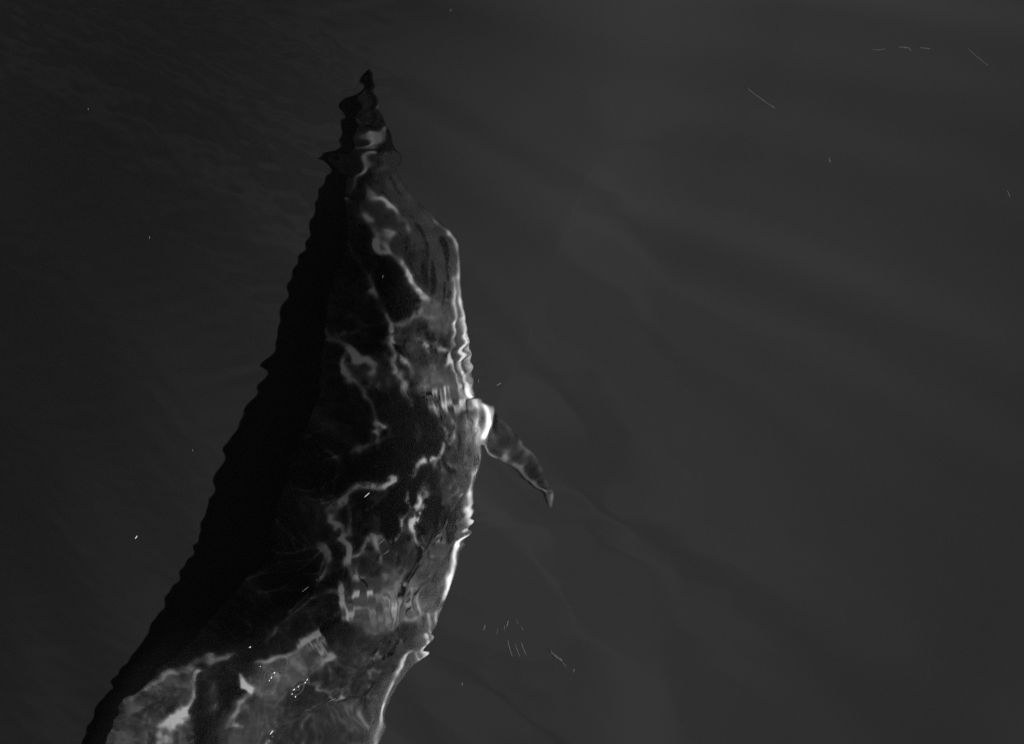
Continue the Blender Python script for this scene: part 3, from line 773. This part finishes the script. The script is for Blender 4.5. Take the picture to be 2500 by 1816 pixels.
# dorsal fin and tail flukes, behind the lower edge of the photograph
def blade(name, root_a, root_b, tip, thick, bow):
    """a swept blade from a root line to a tip (world points)"""
    ra, rb, tp = (np.array(q, float) for q in (root_a, root_b, tip))
    n, m = 18, 16
    f = np.linspace(0, 0.98, n)[:, None]
    a = ra * (1 - f) + tp * f + np.array(bow) * (f * (1 - f)); b = rb * (1 - f) + tp * f - 0.15 * np.array(bow) * (f * (1 - f))
    t = np.linspace(0, 2 * np.pi, m, endpoint=False)
    v = (1 - np.cos(t)) / 2
    nrm = np.cross(rb - ra, tp - ra); nrm /= np.linalg.norm(nrm)
    P = a[:, None, :] * (1 - v)[None, :, None] + b[:, None, :] * v[None, :, None] + nrm * (thick * (1 - f)[:, :, None] * np.sin(t)[None, :, None])
    me = tube(P[..., 0], P[..., 1], P[..., 2], sm, name); paint(me, np.full(len(me.vertices), 0.02))
    o = link_obj(name, me, dolphin); o.cycles.is_caustics_receiver = True
    return o
def wp(px, py, z):
    a, b = to_world(np.array(float(px)), np.array(float(py)), z); return (float(a), float(b), z)
blade('dorsal_fin', wp(500, 2020, -0.52), wp(420, 2330, -0.52), wp(395, 2370, -0.27), 0.016, (0, 0, 0.05))
blade('tail_fluke', wp(-170, 3460, -0.66), wp(-172, 3640, -0.66), wp(80, 3760, -0.64), 0.014, (0.03, 0.03, 0))
blade('tail_fluke', wp(-170, 3460, -0.66), wp(-172, 3640, -0.66), wp(-470, 3640, -0.64), 0.014, (-0.03, 0.03, 0))

# ------------------------------------------------------------------ foam flecks, and slivers standing in for sky sheen on ripples
def surf_z(x, y):
    i = np.clip(np.searchsorted(ax, x), 1, len(ax) - 1); j = np.clip(np.searchsorted(ay, y), 1, len(ay) - 1)
    return float(GZ[j, i])
fm, ft, fp = mat('foam'); fp.inputs['Base Color'].default_value = (0.55, 0.55, 0.55, 1); fp.inputs['Roughness'].default_value = 0.4
gm, gt, gp = mat('sheen'); gp.inputs['Base Color'].default_value = (0.024, 0.024, 0.024, 1); gp.inputs['Roughness'].default_value = 0.8
gm2, gt2, gp2 = mat('pale_sheen'); gp2.inputs['Base Color'].default_value = (0.030, 0.030, 0.030, 1); gp2.inputs['Roughness'].default_value = 0.8
def sliver(name, px, py, length, width, ang, m, bend=0.0, **props):
    """a small tapered sliver lying on the water; lengths in millimetres, angle counter-clockwise from the right"""
    X0, Y0 = to_world(np.array(float(px)), np.array(float(py)), 0.0); X0, Y0 = float(X0), float(Y0)
    n, k = 9, 6
    V = []
    for a in range(n):
        f = a / (n - 1) * 2 - 1
        w = width / 2000 * max(0.12, math.sqrt(max(0, 1 - f * f))) * (1 + 0.25 * math.sin(a * 2.3 + px))
        lx = f * length / 2000; ly = bend * length / 2000 * f * f
        for b in range(k):
            t = 2 * math.pi * b / k
            V.append((lx, ly + w * math.cos(t), w * 0.6 * math.sin(t)))
    V = np.array(V).reshape(n, k, 3)
    me = tube(V[..., 0], V[..., 1], V[..., 2], m, name)
    o = link_obj(name, me, **props)
    o.location = (X0, Y0, surf_z(X0, Y0) + 0.0012); o.rotation_euler = (0, 0, math.radians(ang))
    return o
FLECKS = [  # px, py, length, width, angle, label
 (325,1314,9,1.8,52,'tiny bright foam fleck alone on the dark water beside the dolphin'),
 (893,1210,17,1.5,42,'bright slanting foam fleck over the dark oval on the back'),
 (1217,938,13,1.2,28,'small foam fleck on the open water above the pectoral fin'),
 (740,1443,20,0.9,38,'long thin foam fleck over the black side of the dolphin'),
 (928,1326,20,0.9,38,'thin foam fleck just above the bright band low on the flank'),
 (940,1352,18,0.9,36,'thin foam fleck second of the pair above the bright band'),
 (805,1719,20,1.0,25,'thin foam fleck over the grey lower back'),
 (655,1798,13,2.0,55,'bright foam fleck at the bottom edge over the back'),
 (366,580,6,1.0,80,'faint fleck on the open water to the side of the head'),
 (935,676,7,0.9,80,'tiny upright fleck over the dark head'),
 (1127,1676,8,0.9,88,'tiny upright fleck on the water beside the tail stock'),
 (1182,1535,15,0.8,75,'thin upright fleck on open water beside the flank'),
 (1402,1640,10,0.8,80,'small upright fleck right of the pale scum threads'),
 (1168,930,9,0.7,85,'hairline fleck on the water beside the fin base'),
 (466,1100,5,0.9,70,'faint speck on the dark water beside the shoulder'),
 (220,270,5,0.8,70,'faint speck on the dark water near the upper corner'),
 (1102,35,5,0.8,88,'faint speck near the top edge of the water'),
]
fd, _, fdp = mat('thin_foam'); fdp.inputs['Base Color'].default_value = (0.14, 0.14, 0.14, 1); fdp.inputs['Roughness'].default_value = 0.7
for px, py, ln, wd, an, lb in FLECKS:
    sliver('foam_fleck', px, py, ln, wd, an, fm if wd > 1.4 else fd, label=lb, category='foam fleck', group='foam flecks on the water')
SPARK = [(628,1634),(655,1662),(662,1650),(650,1669),(706,1703),(710,1692),(722,1685),(738,1675),(714,1710),(743,1668),(603,1586)]
SPARK_L = ['tiny bubble alone between the two oval ripples over the lower back', 'larger bubble in the middle of the small cluster on the lower back', 'upper bubble of the small cluster on the lower back',
 'lower bubble of the small cluster on the lower back', 'lowest but one bubble in the slanting chain on the lower back', 'third bubble from the bottom in the slanting chain on the lower back',
 'middle bubble of the slanting chain on the lower back', 'second bubble from the top of the slanting chain', 'bottom bubble of the slanting chain on the lower back',
 'top bubble of the slanting chain on the lower back', 'tiny bubble in the uppermost oval ripple beside the black side']
for i, (px, py) in enumerate(SPARK):
    sliver('bubble', px, py, 3.5 + (i * 7 % 4), 1.8 + (i % 3) * 0.6, 20 + (i * 37) % 60, fm,
           label=SPARK_L[i], category='bubble', group='bubbles among the oval ripples')
THREADS = [  # grey slivers added in place of sky reflected by small ripples
 (2190,128,30,2.2,-8,0,1,'pale thread of scum in the upper right water'), (2206,133,13,1.3,-60,0,1,'short slanting strand beside the pale thread in the upper right water'),
 (2240,130,26,2.0,-8,0,0,'faint thread of scum trailing the pale one in the upper right'), (2130,134,34,1.4,4,.1,0,'faint thread of scum ahead of the pale one in the upper right'),
 (1845,248,88,2.4,-36,.04,0,'long straight slanting thread of scum on open water'), (2365,150,70,1.6,-40,.05,0,'faint slanting thread at the far upper right'),
 (2014,398,14,2.0,-75,0,1,'small pale strand on the right of the open water'), (2443,480,18,1.8,-65,0,1,'small pale strand close to the right edge'),
 (1238,1525,18,2.4,75,0,1,'pale upright strand at the top of the scum threads below the fin'), (1231,1535,14,1.2,80,0,0,'thin upright strand beside the pale one below the fin'),
 (1262,1520,14,1.2,-70,0,0,'thin strand at the upper right of the threads below the fin'), (1274,1536,14,1.4,-60,0,0,'short slanting strand among the threads below the fin'),
 (1243,1585,45,2.0,-75,.08,0,'long curved strand among the threads below the fin'), (1262,1590,36,1.6,-70,.08,0,'middle curved strand among the threads below the fin'),
 (1277,1586,36,1.8,-68,.08,1,'curved pale strand on the right of the threads below the fin'), (1213,1545,16,1.0,78,0,0,'hairline upright strand left of the threads below the fin'),
 (1356,1605,38,4.5,-38,.12,0,'broad blurred thread of scum lying apart below the fin'), (1345,1595,12,1.6,80,0,0,'short upright strand at the head of the broad thread'),
 (1375,1622,22,1.6,-48,0,0,'thin tail strand at the end of the broad thread'),
]
for px, py, ln, wd, an, bd, pale, lb in THREADS:
    sliver('sheen_thread', px, py, ln, wd * 1.5, an, gm2 if pale else gm, bd, label=lb, category='scum thread', group='threads of scum on the water')
